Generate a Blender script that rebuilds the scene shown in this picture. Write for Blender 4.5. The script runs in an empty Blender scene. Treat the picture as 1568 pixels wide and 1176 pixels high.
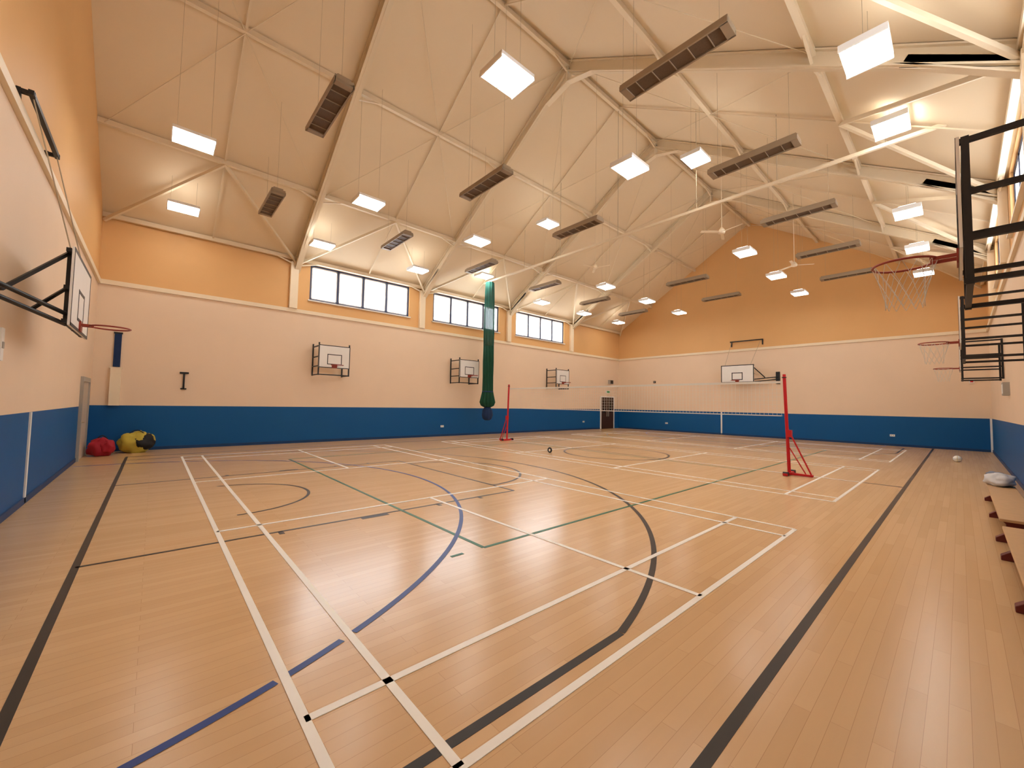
import bpy, math, random
from mathutils import Vector, Matrix, noise
random.seed(4)
sc = bpy.context.scene
sc.view_settings.view_transform = 'Standard'

# ---------------- dimensions (metres) ----------------
X0, X1 = -1.44, 26.6
Y0, Y1 = -0.90, 17.46
YC = (Y0 + Y1) / 2
EAVE, RIDGE = 7.3, 13.0
SL = (RIDGE - EAVE) / (Y1 - YC)
DADO, RAILZ = 1.42, 5.22
T = 0.3
def roof(y): return RIDGE - SL * abs(y - YC)

# ---------------- materials ----------------
def srgb(r, g, b):
    def f(c):
        c /= 255.0
        return c / 12.92 if c <= 0.04045 else ((c + 0.055) / 1.055) ** 2.4
    return (f(r), f(g), f(b), 1)
def mat(name, col, rough=0.6, metal=0.0, vary=0.06, scale=4.0, spec=0.4, bump=0.0):
    m = bpy.data.materials.new(name); m.use_nodes = True
    nt = m.node_tree; b = nt.nodes['Principled BSDF']
    b.inputs['Roughness'].default_value = rough
    b.inputs['Metallic'].default_value = metal
    b.inputs['Specular IOR Level'].default_value = spec
    tc = nt.nodes.new('ShaderNodeTexCoord')
    n = nt.nodes.new('ShaderNodeTexNoise'); n.inputs['Scale'].default_value = scale
    n.inputs['Detail'].default_value = 4
    nt.links.new(tc.outputs['Object'], n.inputs['Vector'])
    mx = nt.nodes.new('ShaderNodeMix'); mx.data_type = 'RGBA'
    d = tuple(c * (1 - vary) for c in col[:3]) + (1,)
    l = tuple(min(1, c * (1 + vary)) for c in col[:3]) + (1,)
    mx.inputs[6].default_value = d; mx.inputs[7].default_value = l
    nt.links.new(n.outputs['Fac'], mx.inputs[0])
    nt.links.new(mx.outputs[2], b.inputs['Base Color'])
    if bump:
        bp = nt.nodes.new('ShaderNodeBump'); bp.inputs['Strength'].default_value = bump
        nt.links.new(n.outputs['Fac'], bp.inputs['Height'])
        nt.links.new(bp.outputs['Normal'], b.inputs['Normal'])
    return m
def emis(name, col, s):
    m = bpy.data.materials.new(name); m.use_nodes = True
    nt = m.node_tree; nt.nodes.clear()
    e = nt.nodes.new('ShaderNodeEmission'); e.inputs[0].default_value = col; e.inputs[1].default_value = s
    o = nt.nodes.new('ShaderNodeOutputMaterial'); nt.links.new(e.outputs[0], o.inputs[0])
    return m

def wall_mat():
    m = bpy.data.materials.new('painted_wall'); m.use_nodes = True
    nt = m.node_tree; b = nt.nodes['Principled BSDF']
    g = nt.nodes.new('ShaderNodeNewGeometry'); s = nt.nodes.new('ShaderNodeSeparateXYZ')
    nt.links.new(g.outputs['Position'], s.inputs[0])
    dv = nt.nodes.new('ShaderNodeMath'); dv.operation = 'DIVIDE'; dv.inputs[1].default_value = 14.0
    nt.links.new(s.outputs['Z'], dv.inputs[0])
    r = nt.nodes.new('ShaderNodeValToRGB'); r.color_ramp.interpolation = 'CONSTANT'
    e = r.color_ramp.elements
    e[0].position = 0; e[0].color = srgb(0, 84, 146)
    e[1].position = DADO / 14; e[1].color = srgb(236, 211, 184)
    k = e.new(RAILZ / 14); k.color = srgb(226, 179, 121)
    nt.links.new(dv.outputs[0], r.inputs[0])
    n = nt.nodes.new('ShaderNodeTexNoise'); n.inputs['Scale'].default_value = 0.8; n.inputs['Detail'].default_value = 5
    nt.links.new(g.outputs['Position'], n.inputs['Vector'])
    mr = nt.nodes.new('ShaderNodeMapRange'); mr.inputs[3].default_value = 0.95; mr.inputs[4].default_value = 1.04
    nt.links.new(n.outputs['Fac'], mr.inputs[0])
    vm = nt.nodes.new('ShaderNodeVectorMath'); vm.operation = 'SCALE'
    nt.links.new(r.outputs[0], vm.inputs[0]); nt.links.new(mr.outputs[0], vm.inputs['Scale'])
    nt.links.new(vm.outputs[0], b.inputs['Base Color'])
    b.inputs['Roughness'].default_value = 0.55
    b.inputs['Specular IOR Level'].default_value = 0.3
    return m

def floor_mat():
    m = bpy.data.materials.new('sprung_wood_floor'); m.use_nodes = True
    nt = m.node_tree; b = nt.nodes['Principled BSDF']
    g = nt.nodes.new('ShaderNodeNewGeometry')
    br = nt.nodes.new('ShaderNodeTexBrick')
    br.inputs['Scale'].default_value = 1.0
    br.inputs['Brick Width'].default_value = 1.4
    br.inputs['Row Height'].default_value = 0.085
    br.inputs['Mortar Size'].default_value = 0.001
    br.inputs['Color1'].default_value = srgb(216, 178, 132)
    br.inputs['Color2'].default_value = srgb(208, 169, 122)
    br.inputs['Mortar'].default_value = srgb(178, 138, 95)
    nt.links.new(g.outputs['Position'], br.inputs['Vector'])
    mp = nt.nodes.new('ShaderNodeMapping'); mp.inputs['Scale'].default_value = (0.5, 9, 1)
    nt.links.new(g.outputs['Position'], mp.inputs['Vector'])
    n = nt.nodes.new('ShaderNodeTexNoise'); n.inputs['Scale'].default_value = 1.5; n.inputs['Detail'].default_value = 5
    nt.links.new(mp.outputs[0], n.inputs['Vector'])
    mr = nt.nodes.new('ShaderNodeMapRange'); mr.inputs[3].default_value = 0.95; mr.inputs[4].default_value = 1.04
    nt.links.new(n.outputs['Fac'], mr.inputs[0])
    vm = nt.nodes.new('ShaderNodeVectorMath'); vm.operation = 'SCALE'
    nt.links.new(br.outputs['Color'], vm.inputs[0]); nt.links.new(mr.outputs[0], vm.inputs['Scale'])
    nt.links.new(vm.outputs[0], b.inputs['Base Color'])
    b.inputs['Roughness'].default_value = 0.24
    b.inputs['Specular IOR Level'].default_value = 0.7
    return m

M_WALL = wall_mat(); M_FLOOR = floor_mat()
M_CEIL = mat('ceiling_board_cream', srgb(230, 211, 180), 0.6, vary=0.05, scale=0.5)
M_STEEL = mat('cream_painted_steel', srgb(228, 211, 182), 0.5, vary=0.03)
M_TRIM = mat('trim_cream_paint', srgb(240, 224, 196), 0.5, vary=0.03)
M_WHITE = mat('white_paint', srgb(238, 236, 232), 0.5, vary=0.03)
M_LWHITE = mat('white_line_paint', srgb(246, 243, 236), 0.4, vary=0.03, scale=8)
M_LBLACK = mat('black_line_paint', srgb(42, 36, 32), 0.4, vary=0.1, scale=8)
M_LBLUE = mat('blue_line_paint', srgb(25, 62, 135), 0.4, vary=0.1, scale=8)
M_LGREEN = mat('green_line_paint', srgb(40, 105, 75), 0.4, vary=0.1, scale=8)
M_BLACK = mat('black_powder_coat', srgb(28, 28, 30), 0.45, vary=0.1)
M_DKBLUE = mat('window_frame_blue', srgb(60, 72, 108), 0.4)
M_HEAT = mat('heater_casing', srgb(155, 136, 112), 0.5, 0.2)
M_HEATD = mat('heater_grille', srgb(92, 72, 55), 0.6, vary=0.3, scale=60)
M_RED = mat('red_painted_steel', srgb(195, 28, 36), 0.4)
M_RIM = mat('rim_orange_red', srgb(150, 55, 40), 0.4)
M_NET = mat('net_cord', srgb(225, 220, 210), 0.8)
M_BRASS = mat('wire_grey', srgb(180, 165, 138), 0.5, 0.1)
M_DOOR = mat('door_brown_wood', srgb(62, 38, 28), 0.45, vary=0.25, scale=10)
M_GREY = mat('grey_paint', srgb(165, 160, 152), 0.5)
M_GLASSD = mat('dark_glazing', srgb(20, 22, 26), 0.1)
M_BENCH = mat('bench_wood', srgb(205, 165, 118), 0.4, vary=0.12, scale=9)
M_BENCHL = mat('bench_leg_dark_red', srgb(105, 38, 32), 0.45)
M_GREEN = mat('curtain_green', srgb(12, 70, 50), 0.8, vary=0.2)
M_NAVY = mat('curtain_bag_navy', srgb(18, 46, 88), 0.8, vary=0.2)
M_BAGR = mat('bag_red', srgb(165, 25, 45), 0.7, vary=0.2, bump=0.4)
M_BAGY = mat('bag_yellow', srgb(195, 175, 70), 0.7, vary=0.2, bump=0.4)
M_BAGK = mat('bag_black', srgb(25, 25, 28), 0.7, vary=0.2, bump=0.4)
M_CLOTH = mat('cloth_white', srgb(215, 215, 218), 0.8, vary=0.1, bump=0.4)
M_CLOTHB = mat('cloth_grey_blue', srgb(120, 130, 150), 0.8, vary=0.1, bump=0.4)
M_LAMP = emis('lamp_diffuser_glow', (1.0, 0.96, 0.90, 1), 26.0)
M_UP = emis('lamp_added_uplight', (1.0, 0.96, 0.90, 1), 15.0)  # glowing strips added on top of the fixtures to brighten the ceiling
M_EXIT = mat('exit_sign_green', srgb(30, 150, 80), 0.5)
def net_mat():
    m = mat('curtain_netting_teal', srgb(14, 96, 84), 0.7, vary=0.2)
    nt = m.node_tree; b = nt.nodes['Principled BSDF']
    b.inputs['Alpha'].default_value = 0.8
    return m
M_NETTING = net_mat()
def pane_mat():
    m = bpy.data.materials.new('window_glass'); m.use_nodes = True
    nt = m.node_tree; nt.nodes.clear()
    t = nt.nodes.new('ShaderNodeBsdfTransparent'); g = nt.nodes.new('ShaderNodeBsdfGlossy')
    g.inputs['Roughness'].default_value = 0.05
    x = nt.nodes.new('ShaderNodeMixShader'); x.inputs[0].default_value = 0.06
    o = nt.nodes.new('ShaderNodeOutputMaterial')
    nt.links.new(t.outputs[0], x.inputs[1]); nt.links.new(g.outputs[0], x.inputs[2]); nt.links.new(x.outputs[0], o.inputs[0])
    return m
M_PANE = pane_mat()

# ---------------- mesh builder ----------------
class MB:
    def __init__(s, name): s.name = name; s.v = []; s.f = []; s.m = []; s.mats = []; s.sm = []
    def mi(s, m):
        if m not in s.mats: s.mats.append(m)
        return s.mats.index(m)
    def add(s, vs, fs, m, smooth=False):
        o = len(s.v); k = s.mi(m)
        s.v += [tuple(v) for v in vs]
        for f in fs: s.f.append([i + o for i in f]); s.m.append(k); s.sm.append(smooth)
    def box(s, x0, x1, y0, y1, z0, z1, m):
        vs = [(x, y, z) for x in (x0, x1) for y in (y0, y1) for z in (z0, z1)]
        s.add(vs, [(0,1,3,2),(4,6,7,5),(0,4,5,1),(2,3,7,6),(0,2,6,4),(1,5,7,3)], m)
    def cbox(s, c, d, m):
        s.box(c[0]-d[0]/2, c[0]+d[0]/2, c[1]-d[1]/2, c[1]+d[1]/2, c[2]-d[2]/2, c[2]+d[2]/2, m)
    def bar(s, p, q, w, h, m, up=(0, 0, 1)):
        p = Vector(p); q = Vector(q); d = (q - p).normalized()
        sd = d.cross(Vector(up))
        if sd.length < 1e-4: sd = d.cross(Vector((1, 0, 0)))
        sd.normalize(); u = sd.cross(d)
        vs = [e + sd * a * w / 2 + u * b * h / 2 for e in (p, q) for a, b in ((-1,-1),(1,-1),(1,1),(-1,1))]
        s.add(vs, [(0,1,2,3),(7,6,5,4),(0,4,5,1),(1,5,6,2),(2,6,7,3),(3,7,4,0)], m)
    def tube(s, p, q, r, m, n=10, r2=None):
        p = Vector(p); q = Vector(q); d = (q - p).normalized(); r2 = r if r2 is None else r2
        a = d.orthogonal().normalized(); b = d.cross(a)
        vs = []
        for e, rr in ((p, r), (q, r2)):
            for i in range(n):
                t = 2 * math.pi * i / n
                vs.append(e + a * math.cos(t) * rr + b * math.sin(t) * rr)
        fs = [(i, (i+1) % n, n + (i+1) % n, n + i) for i in range(n)]
        s.add(vs, fs, m, True)
        s.add(vs[:n], [tuple(range(n))[::-1]], m); s.add(vs[n:], [tuple(range(n))], m)
    def ring(s, c, R, r, m, axis='Z', N=32, n=8):
        vs = []; c = Vector(c)
        for i in range(N):
            t = 2 * math.pi * i / N
            for j in range(n):
                p = 2 * math.pi * j / n
                x = (R + r * math.cos(p)) * math.cos(t); y = (R + r * math.cos(p)) * math.sin(t); z = r * math.sin(p)
                v = Vector((x, y, z)) if axis == 'Z' else (Vector((z, x, y)) if axis == 'X' else Vector((x, z, y)))
                vs.append(c + v)
        fs = [(i*n+j, ((i+1) % N)*n+j, ((i+1) % N)*n+(j+1) % n, i*n+(j+1) % n) for i in range(N) for j in range(n)]
        s.add(vs, fs, m, True)
    def prism_x(s, prof, x0, x1, m):
        n = len(prof)
        vs = [(x0, y, z) for y, z in prof] + [(x1, y, z) for y, z in prof]
        fs = [tuple(range(n))[::-1], tuple(range(n, 2*n))] + [(i, (i+1) % n, n+(i+1) % n, n+i) for i in range(n)]
        s.add(vs, fs, m)
    def lathe(s, c, prof, m, n=24, star=0, k=8, ph=0):
        vs = []
        for z, r in prof:
            for i in range(n):
                t = 2 * math.pi * i / n
                rr = r * (1 + star * math.sin(k * t + ph + z * 0.3))
                vs.append((c[0] + rr * math.cos(t), c[1] + rr * math.sin(t), c[2] + z))
        fs = []
        for a in range(len(prof) - 1):
            for i in range(n):
                fs.append((a*n+i, a*n+(i+1) % n, (a+1)*n+(i+1) % n, (a+1)*n+i))
        fs.append(tuple(range(n))[::-1]); o = (len(prof)-1)*n; fs.append(tuple(range(o, o+n)))
        s.add(vs, fs, m, True)
    def blob(s, c, d, m, seed=0, amp=0.18, flat=True, N=18):
        vs = []; fs = []
        for i in range(N + 1):
            ph = math.pi * i / N
            for j in range(2 * N):
                t = math.pi * j / N
                v = Vector((math.sin(ph)*math.cos(t), math.sin(ph)*math.sin(t), math.cos(ph)))
                k = 1 + amp * noise.noise(v * 1.7 + Vector((seed, seed*2, 0))) + amp*0.4*noise.noise(v * 5 + Vector((seed, 0, 3)))
                w = Vector((v.x * d[0]/2, v.y * d[1]/2, v.z * d[2]/2)) * k
                z = c[2] + w.z
                if flat: z = max(z, c[2] - d[2] * 0.42)
                vs.append((c[0] + w.x, c[1] + w.y, z))
        W = 2 * N
        for i in range(N):
            for j in range(W):
                fs.append((i*W+j, (i+1)*W+j, (i+1)*W+(j+1) % W, i*W+(j+1) % W))
        s.add(vs, fs, m, True)
    def done(s, bevel=0):
        me = bpy.data.meshes.new(s.name)
        xs = [Vector(v) for v in s.v]
        lo = Vector((min(v.x for v in xs), min(v.y for v in xs), min(v.z for v in xs)))
        hi = Vector((max(v.x for v in xs), max(v.y for v in xs), max(v.z for v in xs)))
        c = (lo + hi) / 2; c.z = lo.z
        me.from_pydata([v - c for v in xs], [], s.f); me.update()
        for m in s.mats: me.materials.append(m)
        for p, k, q in zip(me.polygons, s.m, s.sm): p.material_index = k; p.use_smooth = q
        import bmesh
        bm = bmesh.new(); bm.from_mesh(me); bmesh.ops.recalc_face_normals(bm, faces=bm.faces); bm.to_mesh(me); bm.free()
        o = bpy.data.objects.new(s.name, me); o.location = c
        sc.collection.objects.link(o)
        if bevel:
            b = o.modifiers.new('bevel', 'BEVEL'); b.width = bevel; b.segments = 2; b.limit_method = 'ANGLE'
        return o

# ---------------- shell ----------------
b = MB('floor'); b.box(X0 - T, X1 + T, Y0 - T, Y1 + T, -0.2, 0, M_FLOOR); b.done()
WINS = [(4.5, 8.9), (10.2, 14.5), (15.8, 20.15)]
WZ0, WZ1 = 5.75, 7.22
def long_wall(name, ya, yb):
    b = MB(name)
    b.box(X0 - T, X1 + T, ya, yb, 0, WZ0, M_WALL)
    b.box(X0 - T, X1 + T, ya, yb, WZ1, EAVE, M_WALL)
    xs = [X0 - T] + [x for w in WINS for x in w] + [X1 + T]
    for i in range(0, len(xs), 2): b.box(xs[i], xs[i+1], ya, yb, WZ0, WZ1, M_WALL)
    b.done()
long_wall('wall_left', Y1, Y1 + T)
long_wall('wall_right', Y0 - T, Y0)
def gable(name, xa, xb):
    b = MB(name)
    b.prism_x([(Y0, 0), (Y1, 0), (Y1, EAVE), (YC, RIDGE), (Y0, EAVE)], xa, xb, M_WALL); b.done()
gable('wall_near_end', X0 - T, X0)
gable('wall_far_end', X1, X1 + T)
b = MB('ceiling')
ya, yb = Y0 - T, Y1 + T
za = roof(ya)
b.prism_x([(ya, za), (YC, RIDGE), (yb, za), (yb, za + .25), (YC, RIDGE + .25), (ya, za + .25)], X0 - T, X1 + T, M_CEIL)
b.done()

# trims
def trim(n, *a, m=M_TRIM):
    b = MB(n); b.box(*a, m); b.done()
for z0, z1, d in ((RAILZ - .07, RAILZ + .07, .06),):
    trim('trim_1', X0, X1, Y1 - d, Y1, z0, z1)
    trim('trim_2', X0, X1, Y0, Y0 + d, z0, z1)
    trim('trim_3', X0, X0 + d, Y0 + d, Y1 - d, z0, z1)
    trim('trim_4', X1 - d, X1, Y0 + d, Y1 - d, z0, z1)
trim('trim_5', X0, X0 + .02, 9.68, 9.76, 0, DADO, m=M_WHITE)
trim('trim_6', X1 - .02, X1, 9.95, 10.03, 0, DADO, m=M_WHITE)
trim('trim_7', X1 - .06, X1 - .0, Y0, Y0 + .06, 0, DADO, m=M_WHITE)
sk = mat('skirting_dark_blue', srgb(0, 55, 105), .5)
trim('baseboard_left', X0, 24.2, Y1 - .02, Y1, 0, .1, m=sk)
trim('baseboard_far_end', X1 - .02, X1, Y0 + .06, Y1 - .02, 0, .1, m=sk)
trim('baseboard_right', X0, X1 - .06, Y0, Y0 + .02, 0, .1, m=sk)
trim('baseboard_near_end', X0, X0 + .02, Y0 + .02, 15.1, 0, .1, m=sk)

# windows
k = 1
for side in (0, 1):
    for (xa, xb) in WINS:
        b = MB('window_%d' % k); k += 1
        yi = Y1 if side == 0 else Y0
        s = 1 if side == 0 else -1
        def bx(x0, x1, ya, yb, z0, z1, m):
            A, B = yi + s * ya, yi + s * yb
            b.box(x0, x1, min(A, B), max(A, B), z0, z1, m)
        f = .07
        bx(xa, xb, .06, .14, WZ0, WZ0 + f, M_DKBLUE); bx(xa, xb, .06, .14, WZ1 - f, WZ1, M_DKBLUE)
        for i in range(5):
            xx = xa + (xb - xa - f) * i / 4
            bx(xx, xx + f, .06, .14, WZ0, WZ1, M_DKBLUE)
            if i < 4:
                w = (xb - xa - f) / 4
                bx(xx + f, xx + w, .075, .125, WZ0 + f, WZ0 + f + .05, M_WHITE)
                bx(xx + f, xx + w, .075, .125, WZ1 - f - .05, WZ1 - f, M_WHITE)
                bx(xx + f, xx + f + .04, .075, .125, WZ0 + f, WZ1 - f, M_WHITE)
                bx(xx + w - .04, xx + w, .075, .125, WZ0 + f, WZ1 - f, M_WHITE)
        bx(xa + f, xb - f, .098, .102, WZ0 + f, WZ1 - f, M_PANE)
        bx(xa - .06, xb + .06, -.08, .0, WZ0 - .05, WZ0, M_WHITE)
        b.done()

# doors
b = MB('door_1')
b.box(X0, X0 + .06, 15.15, 15.27, 0, 2.2, M_GREY); b.box(X0, X0 + .06, 16.55, 16.67, 0, 2.2, M_GREY)
b.box(X0, X0 + .06, 15.27, 16.55, 2.08, 2.2, M_GREY)
b.box(X0, X0 + .03, 15.27, 16.55, 0.005, 2.08, mat('door_light_grey', srgb(190, 176, 160), .5))
b.tube((X0 + .03, 15.4, 1.0), (X0 + .09, 15.4, 1.0), .012, M_BRASS); b.bar((X0 + .09, 15.38, 1), (X0 + .09, 15.52, 1), .02, .02, M_BRASS)
b.done()
b = MB('door_2')
xa, xb = 24.3, 25.85
b.box(xa - .08, xa, Y1 - .07, Y1, 0, 2.38, M_WHITE); b.box(xb, xb + .08, Y1 - .07, Y1, 0, 2.38, M_WHITE)
b.box(xa, xb, Y1 - .07, Y1, 2.3, 2.38, M_WHITE)
xm = (xa + xb) / 2
for p, q in ((xa, xm - .005), (xm + .005, xb)):
    b.box(p, q, Y1 - .045, Y1, .005, 2.3, M_DOOR)
    b.box(p + .25, q - .25, Y1 - .05, Y1 - .045, 1.2, 2.0, M_GLASSD)
b.bar((xm - .1, Y1 - .08, .9), (xm - .1, Y1 - .08, 1.25), .03, .03, M_GREY); b.bar((xm + .1, Y1 - .08, .9), (xm + .1, Y1 - .08, 1.25), .03, .03, M_GREY)
for sx in (-.1, .1):
    for z in (.92, 1.23): b.bar((xm + sx, Y1 - .09, z), (xm + sx, Y1 - .04, z), .02, .02, M_GREY)
b.done()
b = MB('exit_sign'); b.box(24.9, 25.35, Y1 - .08, Y1, 2.6, 2.82, M_WHITE); b.box(24.94, 25.31, Y1 - .085, Y1 - .08, 2.64, 2.78, M_EXIT); b.done()
b = MB('wall_speaker'); b.box(25.2, 25.6, Y1 - .2, Y1, 3.3, 3.6, M_GREY); b.box(25.23, 25.57, Y1 - .205, Y1 - .2, 3.33, 3.57, M_BLACK); b.done(.01)

# ---------------- roof steelwork ----------------
FR = [4.0, 9.65, 15.3, 20.95]
PY = [14.75, 11.6, 2 * YC - 11.6, 2 * YC - 14.75]
for x in FR:
    b = MB('roof_rafter_frame')
    for sgn in (1, -1):
        ye = YC + sgn * (Y1 - YC - .01)
        for off, w, h in ((.03, .2, .03), (.21, .05, .34), (.38, .2, .035)):
            b.bar((x, ye, roof(ye) - off - .01), (x, YC, RIDGE - off - .01), w, h, M_STEEL)
        b.bar((x, ye, EAVE - .55), (x, ye - sgn * 1.5, roof(ye - sgn * 1.5) - .36), .2, .03, M_STEEL)
        b.bar((x, ye - sgn*.02, EAVE - .35), (x, ye - sgn * 1.4, roof(ye - sgn * 1.4) - .3), .05, .22, M_STEEL)
        b.bar((x, YC, RIDGE - .75), (x, YC + sgn * 1.0, roof(YC + 1.0) - .38), .2, .03, M_STEEL)
    b.cbox((x, YC, RIDGE - .5), (.2, .06, .5), M_STEEL)
    for sgn in (1, -1):
        yy = Y1 - .08 if sgn > 0 else Y0 + .08
        b.cbox((x - .1, yy, (RAILZ + EAVE) / 2 - .05), (.28, .15, EAVE - RAILZ - .25), M_TRIM)
    b.done()
edges = [X0] + FR + [X1]
for y in PY + [YC, Y1 - .12, Y0 + .12]:
    b = MB('roof_purlin')
    z = roof(y) - .1
    if y == YC: z -= .06
    b.bar((X0 + .005, y, z), (X1 - .005, y, z), .11, .14, M_STEEL)
    for x in FR:
        for s in (-1, 1):
            b.bar((x + s * .1, y, z - .25), (x + s * .75, y, z - .04), .05, .05, M_STEEL)
    b.done()
for i in range(5):
    xa, xb = edges[i], edges[i + 1]; xm = (xa + xb) / 2
    b = MB('roof_bracing')
    for sgn in (1, -1):
        def P(x, dy, o=.16):
            y = YC + sgn * dy
            return (x, y, roof(y) - o)
        y1, y2 = 14.75 - YC, 11.6 - YC
        ee = Y1 - YC - .15
        b.bar(P(xm, y1), P(xa + .05, ee, .3), .07, .09, M_STEEL); b.bar(P(xm, y1), P(xb - .05, ee, .3), .07, .09, M_STEEL)
        for p, q in ((P(xm, y2), P(xa + .1, .15)), (P(xm, y2), P(xb - .1, .15)), (P(xm, y2), P(xa + .1, y1)), (P(xm, y2), P(xb - .1, y1))):
            b.tube(p, q, .012, M_STEEL, 6)
        b.bar(P(xm, 0.05, .1), P(xm, ee, .1), .05, .03, M_STEEL)
    b.done()

# divider curtain track
CX, CZ = 12.52, 7.92
b = MB('curtain_track')
b.bar((CX, Y0 + .9, CZ), (CX, 16.4, CZ), .07, .08, M_STEEL)
for y in (1.0, 3.2, 5.4, 8.28, 11.1, 13.3, 15.4):
    b.tube((CX, y, CZ), (CX, y, roof(y)), .008, M_BRASS, 6)
b.done()
b = MB('divider_curtain')
c = (CX, 15.85, 0)
b.lathe(c, [(4.6, .24), (5.5, .25), (6.5, .24), (7.4, .22), (7.86, .2)], M_NETTING, 96, .13, 11)
b.lathe(c, [(1.5, .16), (1.58, .3), (1.75, .36), (2.0, .31), (2.3, .25), (3, .24), (3.8, .25), (4.6, .24)], M_GREEN, 96, .13, 11)
b.lathe(c, [(.85, .12), (.92, .22), (1.1, .27), (1.35, .24), (1.52, .14)], M_NAVY, 48, .05, 9)
b.ring((c[0], c[1], 2.28), .26, .03, M_NAVY)
for i in range(4): b.tube((CX, 15.7 + .1 * i, 7.84), (CX, 15.7 + .1 * i, CZ - .04), .012, M_BLACK, 6)
b.done()

# ---------------- high bay lights ----------------
def light(x, y, z):
    b = MB('high_bay_light')
    w, d = .76, .6
    b.box(x - w/2, x + w/2, y - d/2, y + d/2, z + .035, z + .1, M_WHITE)
    b.box(x - w/2 + .1, x + w/2 - .1, y - d/2 + .1, y + d/2 - .1, z + .1, z + .15, M_WHITE)
    for s in (-1, 1):
        b.box(x + s * .2 - .07, x + s * .2 + .07, y - .18, y + .18, z + .151, z + .156, M_UP)
    for s in (-1, 1):
        b.box(x + s * .19 - .175, x + s * .19 + .175, y - .285, y + .285, z - .01, z + .034, M_LAMP)
    for i in range(-4, 5):
        b.box(x - w/2 + .02, x + w/2 - .02, y + i*.065 - .002, y + i*.065 + .002, z - .022, z - .014, M_WHITE)
    for s in (-1, 1):
        b.box(x + s*w/2 - .01, x + s*w/2 + .01, y - d/2, y + d/2, z - .022, z + .035, M_WHITE)
        b.tube((x + s*.3, y, z + .1), (x + s*.3, y, roof(y)), .003, M_BRASS, 5)
    b.done()
LX = [.4, 4.4, 8.35, 12.25, 16.15, 20.0, 23.8]
LY = [.87, 5.2, 11.36, 15.69]
for i, x in enumerate(LX):
    for j, y in enumerate(LY):
        z = 7.45
        if i == 3: z = 9.25 if j in (1, 2) else 8.02
        if i == 3: x = 12.0
        light(x, y, z)
# ---------------- radiant heaters ----------------
def heater(x, y, z):
    b = MB('radiant_heater')
    L, W = 1.86, .34
    b.box(x - W/2, x + W/2, y - L/2, y + L/2, z + .02, z + .1, M_HEAT)
    b.box(x - W/2 + .05, x + W/2 - .05, y - L/2 + .03, y + L/2 - .03, z + .1, z + .15, M_HEAT)
    for s in (-1, 1):
        b.box(x + s*(W/2) - .015, x + s*(W/2) + .015, y - L/2, y + L/2, z - .02, z + .06, M_HEAT)
        b.box(x - W/2, x + W/2, y + s*(L/2 - .06) - .06, y + s*(L/2 - .06) + .06, z - .02, z + .03, M_HEAT)
    b.box(x - W/2 + .015, x + W/2 - .015, y - L/2 + .12, y + L/2 - .12, z + .005, z + .02, M_HEATD)
    for i in range(1, 6):
        yy = y - L/2 + L * i / 6
        b.box(x - W/2, x + W/2, yy - .006, yy + .006, z - .01, z + .01, M_HEAT)
    for s in (-1, 1):
        yy = y + s * .75
        b.tube((x, yy, z + .12), (x, yy, roof(yy)), .003, M_BRASS, 5)
    b.done()
for i, x in enumerate([2.33, 6.3, 10.15, 14.1, 18.15, 22.1]):
    for j, y in enumerate([3.1, 8.28, 13.5]):
        if i == 3 and j == 1: continue
        heater(x, y, 7.48)
# ceiling fans
def fan(x, y, z, a0):
    b = MB('ceiling_fan')
    b.tube((x, y, z + .1), (x, y, roof(y)), .009, M_TRIM, 8)
    b.lathe((x, y, z), [(-.06, .05), (-.04, .1), (.03, .11), (.08, .08), (.15, .03)], M_TRIM, 24)
    for i in range(3):
        a = a0 + i * 2.094
        d = Vector((math.cos(a), math.sin(a), 0))
        b.bar(Vector((x, y, z)) + d * .1, Vector((x, y, z)) + d * .7, .1, .01, M_TRIM, up=(d.y*.2, -d.x*.2, 1))
    b.done()
fan(14.0, 5.2, 7.6, .3); fan(19.4, 4.4, 7.6, 1.1); fan(14.7, 10.9, 7.95, .8)

# ---------------- court markings ----------------
def lbox(b, x0, x1, y0, y1, z, m): b.box(min(x0, x1), max(x0, x1), min(y0, y1), max(y0, y1), .0002, z, m)
def hl(b, x0, x1, y, w, z, m): lbox(b, x0, x1, y - w/2, y + w/2, z, m)
def vl(b, x, y0, y1, w, z, m): lbox(b, x - w/2, x + w/2, y0, y1, z, m)
def arc(b, cx, cy, R, a0, a1, w, z, m, n=72, skip=()):
    for i in range(n):
        t0 = a0 + (a1 - a0) * i / n; t1 = a0 + (a1 - a0) * (i + 1) / n
        xm_ = cx + R * math.cos((t0 + t1) / 2)
        if any(p < xm_ < q for p, q in skip): continue
        vs = []
        for r in (R - w/2, R + w/2):
            for t in (t0, t1): vs.append((cx + r * math.cos(t), cy + r * math.sin(t), z))
        b.add(vs, [(0, 1, 3, 2)], m)
CYM = 8.28
XM = 12.4
b = MB('court_markings')
for i in range(3):
    x0 = .67 + i * 8.68; x1 = x0 + 6.1
    z = .004; w = .052
    for x in (x0, x0 + .46, x1 - .46, x1): vl(b, x, CYM - 6.7, CYM + 6.7, w, z, M_LWHITE)
    for y in (-6.7, -5.94, -1.98, 1.98, 5.94, 6.7): hl(b, x0, x1, CYM + y, w, z, M_LWHITE)
    for s in (-1, 1): vl(b, (x0 + x1) / 2, CYM + s * 1.98, CYM + s * 6.7, w, z, M_LWHITE)
z = .002; w = .06; bx0 = -.5; bx1 = 25.3
hl(b, bx0, 26.3, .85, .065, z, M_LBLACK); hl(b, bx0, bx1, 15.7, w, z, M_LBLACK)
vl(b, bx0, .85, 15.7, .06, z, M_LBLACK); vl(b, bx1, .85, 15.7, w, z, M_LBLACK)
vl(b, XM, .85, 15.7, w, z, M_LBLACK)
arc(b, XM, CYM, 1.8, 0, 2 * math.pi, .07, z, M_LBLACK)
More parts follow.
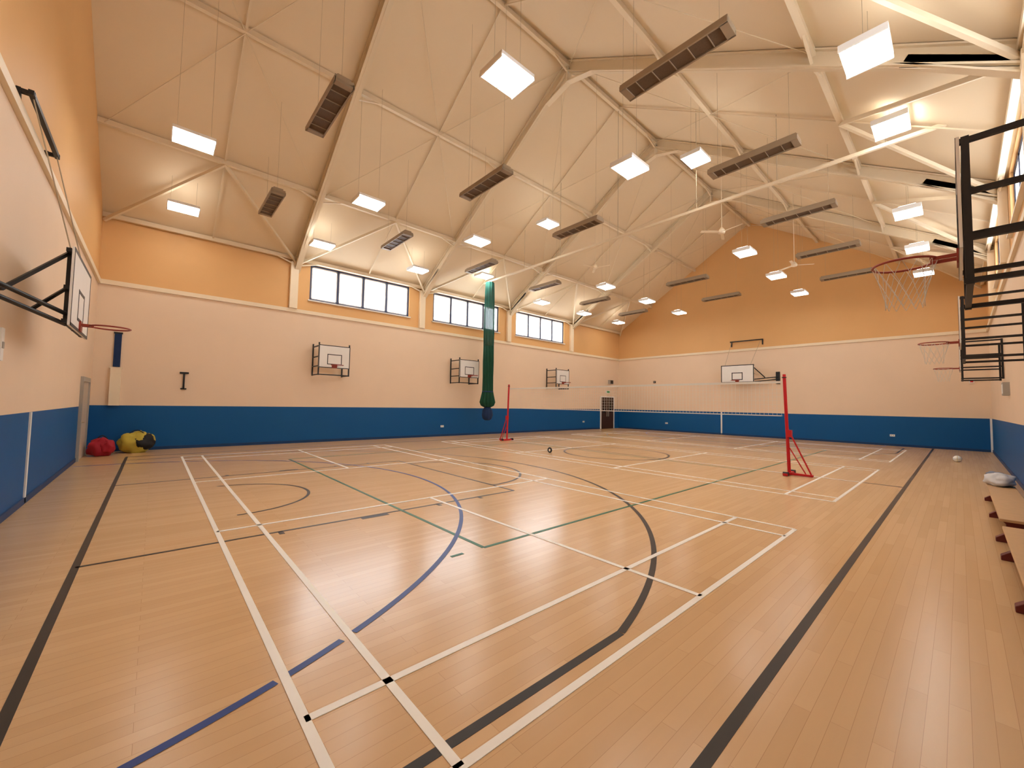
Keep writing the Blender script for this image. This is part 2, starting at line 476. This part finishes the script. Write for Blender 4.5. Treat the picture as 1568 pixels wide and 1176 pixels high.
for s, xo in ((1, bx0), (-1, bx1)):
    X = lambda d: xo + s * d
    hl(b, X(0), X(5.8), CYM - 2.45, .045, z, M_LBLACK); hl(b, X(0), X(5.8), CYM + 2.45, .045, z, M_LBLACK)
    vl(b, X(5.8), CYM - 2.45, CYM + 2.45, .05, z, M_LBLACK)
    for sy in (-1, 1):
        y = CYM + sy * 2.51
        lbox(b, X(2.8), X(3.2), y - .05, y + .05, z, M_LBLACK)
        for d in (1.75, 4.05, 4.9): lbox(b, X(d), X(d + .06), y - .06, y + .06, z, M_LBLACK)
        hl(b, X(0), X(2.99 + .17), CYM + sy * 6.56, w, z, M_LBLACK)
    a = math.asin(6.56 / 6.75)
    cx = X(1.575)
    if s > 0:
        arc(b, cx, CYM, 6.75, -a, a, w, z, M_LBLACK, 120); arc(b, cx - .1, CYM, 1.25, -math.pi/2, math.pi/2, .05, z, M_LBLACK)
        arc(b, X(5.8), CYM, 1.8, -math.pi/2, math.pi/2, w, z, M_LBLACK)
    else:
        arc(b, cx, CYM, 6.75, math.pi - a, math.pi + a, w, z, M_LBLACK, 120); arc(b, cx, CYM, 1.25, math.pi/2, 1.5*math.pi, .05, z, M_LBLACK)
        arc(b, X(5.8), CYM, 1.8, math.pi/2, 1.5*math.pi, w, z, M_LBLACK)
arc(b, -1.37, CYM, 5.87, -math.pi/2, math.pi/2, .055, .003, M_LBLUE, 500, ((.62, .70), (1.07, 1.15)))
arc(b, 26.4, CYM, 5.87, math.pi/2, 1.5 * math.pi, .05, .003, M_LBLUE, 200)
for y in (3.75, 12.77): hl(b, 2.95, 21.0, y, .05, .0025, M_LGREEN)
for x in (2.95, 21.0): vl(b, x, 3.75, 12.77, .05, .0025, M_LGREEN)
vl(b, 12.1, 3.75, 12.77, .05, .0025, M_LGREEN)
hl(b, 2.5, 2.66, 3.75, .045, .0025, M_LGREEN)
b.done()

# ---------------- basketball goals ----------------
def net(b, c, R, m):
    N = 12; lev = [(0, R), (-.12, R*.86), (-.24, R*.7), (-.34, R*.62), (-.42, R*.6)]
    for k in range(len(lev) - 1):
        z0, r0 = lev[k]; z1, r1 = lev[k + 1]
        for i in range(N):
            a0 = 2 * math.pi * (i + .5 * (k % 2)) / N
            for s in (-1, 1):
                a1 = a0 + s * math.pi / N
                b.tube((c[0] + r0*math.cos(a0), c[1] + r0*math.sin(a0), c[2] + z0), (c[0] + r1*math.cos(a1), c[1] + r1*math.sin(a1), c[2] + z1), .003, m, 4)
def side_goal(x, sgn, has_net):
    b = MB('basketball_goal')
    yw = Y1 if sgn > 0 else Y0
    Yf = lambda d: yw - sgn * d
    D = .85; zb, zt = 2.68, 3.87
    def bb(x0, x1, d0, d1, z0, z1, m):
        A, B = Yf(d0), Yf(d1); b.box(x0, x1, min(A, B), max(A, B), z0, z1, m)
    bb(x - .6, x + .6, D, D + .02, 2.98, 3.88, M_WHITE)
    e = .03
    for z in (2.98, 3.88 - e): bb(x - .6, x + .6, D + .02, D + .023, z, z + e, M_BLACK)
    for xx in (x - .6, x + .6 - e): bb(xx, xx + e, D + .02, D + .023, 2.98, 3.88, M_BLACK)
    for z in (3.12, 3.5): bb(x - .28, x + .28, D + .02, D + .023, z, z + e, M_BLACK)
    for xx in (x - .28, x + .25): bb(xx, xx + e, D + .02, D + .023, 3.12, 3.53, M_BLACK)
    for xx in (x - .58, x + .58):
        for d in (.03, D - .03): b.bar((xx, Yf(d), zb), (xx, Yf(d), zt + (.1 if sgn > 0 else 0)), .045, .045, M_BLACK, up=(0, 1, 0))
        for z in (2.71, 3.05, 3.42, 3.84): b.bar((xx, Yf(.01), z), (xx, Yf(D), z), .04, .04, M_BLACK)
    for z in (2.71, 3.84): b.bar((x - .58, Yf(D - .03), z), (x + .58, Yf(D - .03), z), .04, .04, M_BLACK)
    c = (x, Yf(D + .15 + .225), 3.08)
    b.ring(c, .225, .011, M_RIM)
    b.bar((x - .07, Yf(D + .02), 3.07), (x - .07, Yf(D + .2), 3.07), .02, .03, M_RIM)
    b.bar((x + .07, Yf(D + .02), 3.07), (x + .07, Yf(D + .2), 3.07), .02, .03, M_RIM)
    bb(x - .1, x + .1, D + .02, D + .035, 2.99, 3.12, M_RIM)
    if has_net: net(b, c, .225, M_NET)
    b.done()
for x in (5.3, 11.9, 19.1):
    side_goal(x, 1, False); side_goal(x, -1, True)

def end_goal(xw, s, yc, z0, off):
    b = MB('basketball_goal')
    X = lambda d: xw + s * d
    z1 = z0 + 1.05; w = .9; rimz = z0 + .12
    def bb(d0, d1, ya, yb, za, zb, m):
        A, B = X(d0), X(d1); b.box(min(A, B), max(A, B), ya, yb, za, zb, m)
    bb(off, off + .025, yc - w, yc + w, z0, z1, M_WHITE)
    e = .045; o = off + .025
    for z in (z0, z1 - e): bb(o, o + .003, yc - w, yc + w, z, z + e, M_BLACK)
    for y in (yc - w, yc + w - e): bb(o, o + .003, y, y + e, z0, z1, M_BLACK)
    for z in (z0 + .15, z0 + .55): bb(o, o + .003, yc - .3, yc + .3, z, z + e, M_BLACK)
    for y in (yc - .3, yc + .3 - e): bb(o, o + .003, y, y + e, z0 + .15, z0 + .6, M_BLACK)
    for y in (yc - .75, yc, yc + .75): b.bar((X(off - .03), y, z0 + .02), (X(off - .03), y, z1 - .02), .05, .05, M_BLACK, up=(0, 1, 0))
    for z in (z0 + .05, z0 + .5, z1 - .05): b.bar((X(off - .03), yc - w, z), (X(off - .03), yc + w, z), .05, .05, M_BLACK)
    for y in (yc - .75, yc + .75):
        b.bar((X(off - .03), y, z1 - .05), (X(.04), y - .5, z0 + .3), .04, .04, M_BLACK)
    for z in (z0 + .16, z0 + .02): b.tube((X(.04), yc - 1.9, z + .15), (X(off - .03), yc - .75, z), .028, M_BLACK)
    bb(0.002, .05, yc - 2.0, yc - 1.8, z0 - .1, z0 + .6, M_BLACK)
    c = (X(o + .1 + .225), yc, rimz)
    b.ring(c, .225, .012, M_RIM)
    bb(o, o + .02, yc - .1, yc + .1, rimz - .1, rimz + .05, M_RIM)
    for y in (-.07, .07): b.bar((X(o), yc + y, rimz), (X(o + .14), yc + y, rimz), .02, .03, M_RIM)
    zt = 5.4
    if s < 0: zt = 5.75
    b.bar((X(.14), yc - 1.2, zt), (X(.14), yc + .6, zt), .05, .06, M_BLACK)
    for y in (yc - 1.15, yc + .55):
        b.bar((X(0.005), y, zt), (X(.17), y, zt), .05, .05, M_BLACK); b.bar((X(.035), y, zt - .1 if s > 0 else zt - .3), (X(.035), y, zt + .03), .06, .04, M_BLACK, up=(1, 0, 0))
    for y, y2 in ((yc - 1.1, yc - .7), (yc + .5, yc + .7)):
        b.tube((X(.14), y, zt), (X(off - .03), y2, z1 - .03), .008, M_BRASS, 6)
    b.done()
end_goal(X0, 1, 8.7, 2.62, .54)
end_goal(X1, -1, 8.8, 3.2, .75)

# ---------------- volleyball net + posts ----------------
NX = 12.2
def post(y, s):
    b = MB('volleyball_post')
    top = (NX, y + s * .08, 2.58)
    b.tube((NX, y, .05), top, .038, M_RED, 16)
    b.ring((NX, y + s * .08, 2.5), .042, .012, M_BLACK)
    b.cbox((NX, y, .04), (.75, .1, .06), M_RED)
    b.cbox((NX, y - s * .25, .035), (.08, .5, .05), M_RED)
    b.bar((NX, y + s * .03, 1.2), (NX, y - s * .46, .06), .03, .03, M_RED)
    b.bar((NX, y + s * .02, .75), (NX, y - s * .35, .06), .022, .022, M_RED)
    b.cbox((NX, y - s * .01 , 1.05), (.1, .12, .18), M_RED)
    for sx in (-1, 1): b.tube((NX + sx * .3, y - .06, .056), (NX + sx * .3, y + .06, .056), .05, M_BLACK, 14)
    b.done()
post(2.95, 1); post(13.95, -1)
b = MB('volleyball_net')
ya, yb, z0, z1 = 3.1, 13.8, 1.5, 2.38
b.bar((NX, ya, z1), (NX, yb, z1), .008, .06, M_NET); b.bar((NX, ya, z0), (NX, yb, z0), .006, .025, M_NET)
for i in range(0, 108):
    y = ya + (yb - ya) * i / 107; b.bar((NX, y, z0), (NX, y, z1), .005, .005, M_NET)
for i in range(1, 9): b.bar((NX, ya, z0 + .098 * i), (NX, yb, z0 + .098 * i), .005, .005, M_NET)
for y, yy in ((ya, 3.07), (yb, 13.83)):
    for z in (z0, z1): b.tube((NX, y, z), (NX, yy, z), .004, M_NET, 5)
b.done()

# ---------------- benches ----------------
def bench(xa, xb):
    b = MB('gym_bench')
    y0, y1 = -.64, -.30
    b.box(xa, xb, y0, y1, .30, .335, M_BENCH)
    b.box(xa + .1, xb - .1, (y0+y1)/2 - .04, (y0+y1)/2 + .04, .1, .16, M_BENCH)
    for x in (xa + .25, (xa + xb) / 2, xb - .25):
        b.prism_x([(y0 - .03, 0), (y1 + .03, 0), (y1 + .03, .05), (y1 - .06, .12), (y1 - .06, .24), (y1 - .01, .30), (y0 + .01, .30), (y0 + .06, .24), (y0 + .06, .12), (y0 - .03, .05)], x - .05, x + .05, M_BENCHL)
    b.done(.006)
bench(3.5, 7.6); bench(8.1, 12.2)
b = MB('jacket_pile')
b.blob((11.75, -.47, .437), (.6, .38, .24), M_CLOTH, 3, .3); b.blob((11.95, -.42, .48), (.3, .26, .16), M_CLOTHB, 8, .3); b.done()

# sports bags
def rr(name, c, d, m, m2, seed):
    b = MB(name)
    b.blob(c, d, m, seed, .3)
    b.blob((c[0] + d[0]*.22, c[1] - d[1]*.18, c[2] + d[2]*.02), (d[0]*.6, d[1]*.8, d[2]*.72), m2, seed + 2, .3)
    R = d[0] * .2
    pts = [Vector((c[0] - R + 2*R*i/10, c[1], c[2] + d[2]*.42 + .1*math.sin(math.pi*i/10))) for i in range(11)]
    for p, q in zip(pts, pts[1:]): b.tube(p, q, .014, M_BAGK, 6)
    b.done()
rr('red_kit_bag', (-1.05, 16.35, .236), (.55, .5, .56), M_BAGR, M_BAGR, 1)
rr('yellow_kit_bag', (-.35, 16.9, .286), (.85, .6, .68), M_BAGY, M_BAGK, 5)

# ---------------- wall odds and ends ----------------
b = MB('wall_mounted_banner'); b.box(-1.0, -.84, Y1 - .05, Y1, 2.62, 3.65, M_NAVY); b.box(-1.02, -.82, Y1 - .06, Y1, 3.65, 3.7, M_BLACK); b.done()
b = MB('pipe_boxing'); b.box(-1.04, -.8, Y1 - .12, Y1, DADO, 2.57, M_TRIM); b.box(-1.06, -.78, Y1 - .13, Y1, 2.57, 2.6, M_TRIM); b.done()
b = MB('wall_bracket')
b.bar((.72, Y1 - .03, 1.98), (.72, Y1 - .03, 2.55), .05, .05, M_BLACK, up=(0, 1, 0)); b.bar((.6, Y1 - .06, 2.53), (.84, Y1 - .06, 2.53), .05, .06, M_BLACK)
b.bar((.64, Y1 - .03, 2.0), (.8, Y1 - .03, 2.0), .05, .04, M_BLACK); b.done()
for x, y, z, ax in ((10.9, Y1, .45, 'y'), (22.3, Y1, .5, 'y'), (X1, 2.2, .45, 'x'), (X1, 13.6, .5, 'x')):
    b = MB('wall_socket')
    if ax == 'y': b.box(x - .09, x + .09, y - .03, y, z, z + .1, M_WHITE); b.box(x - .05, x - .03, y - .034, y - .03, z + .04, z + .07, M_BLACK); b.box(x + .03, x + .05, y - .034, y - .03, z + .04, z + .07, M_BLACK)
    else: b.box(x - .03, x, y - .09, y + .09, z, z + .1, M_WHITE); b.box(x - .034, x - .03, y - .05, y - .03, z + .04, z + .07, M_BLACK); b.box(x - .034, x - .03, y + .03, y + .05, z + .04, z + .07, M_BLACK)
    b.done()
b = MB('motion_sensor'); b.box(X1 - .07, X1, 14.4, 14.56, 3.35, 3.5, M_BLACK); b.box(X1 - .09, X1 - .07, 14.44, 14.52, 3.39, 3.46, M_GREY); b.done(.01)
b = MB('fire_alarm_box'); b.box(X1 - .06, X1, -.45, -.3, 2.95, 3.12, M_WHITE); b.box(X1 - .07, X1 - .06, -.42, -.33, 2.99, 3.08, M_RED); b.done()
b = MB('wall_control_box'); b.box(16.9, 17.4, Y0, Y0 + .12, 2.15, 2.5, M_GREY); b.box(16.95, 17.35, Y0 + .12, Y0 + .125, 2.2, 2.45, M_WHITE); b.done()
b = MB('light_switch'); b.box(X0, X0 + .03, 7.72, 7.84, 2.1, 2.5, M_WHITE); b.box(X0 + .03, X0 + .04, 7.75, 7.81, 2.25, 2.33, M_GREY); b.done()
b = MB('tape_roll'); b.ring((10.4, 9.6, .1), .07, .03, M_BLACK, 'X'); b.ring((10.4, 9.6, .1), .045, .012, M_WHITE, 'X'); b.done()
b = MB('volleyball'); b.blob((20.3, .1, .105), (.21, .21, .21), M_WHITE, 0, 0, False)
b.ring((20.3, .1, .105), .104, .004, M_NAVY, 'X'); b.ring((20.3, .1, .105), .104, .004, M_NAVY, 'Z'); b.ring((20.3, .1, .105), .104, .004, M_BAGY, 'Y'); b.done()

# ---------------- world + camera ----------------
w = bpy.data.worlds.new('World'); sc.world = w; w.use_nodes = True
bg = w.node_tree.nodes['Background']; bg.inputs[0].default_value = (.86, .93, 1, 1); bg.inputs[1].default_value = 13.0

cam = bpy.data.cameras.new('camera'); co = bpy.data.objects.new('camera', cam); sc.collection.objects.link(co)
vx = Vector((686, 43, 612.4)).normalized(); vy = Vector((-548, 21, 612.4))
vy = (vy - vx * vy.dot(vx)).normalized(); vz = vx.cross(vy)
right = Vector((vx.x, vy.x, vz.x)); down = Vector((vx.y, vy.y, vz.y)); fwd = Vector((vx.z, vy.z, vz.z))
R = Matrix((right, -down, -fwd)).transposed()
co.matrix_world = Matrix.Translation((0, 0, 1.68)) @ R.to_4x4()
cam.sensor_width = 36; cam.lens = 36 * 612.4 / 1568; cam.clip_start = .05; cam.clip_end = 200
sc.camera = co
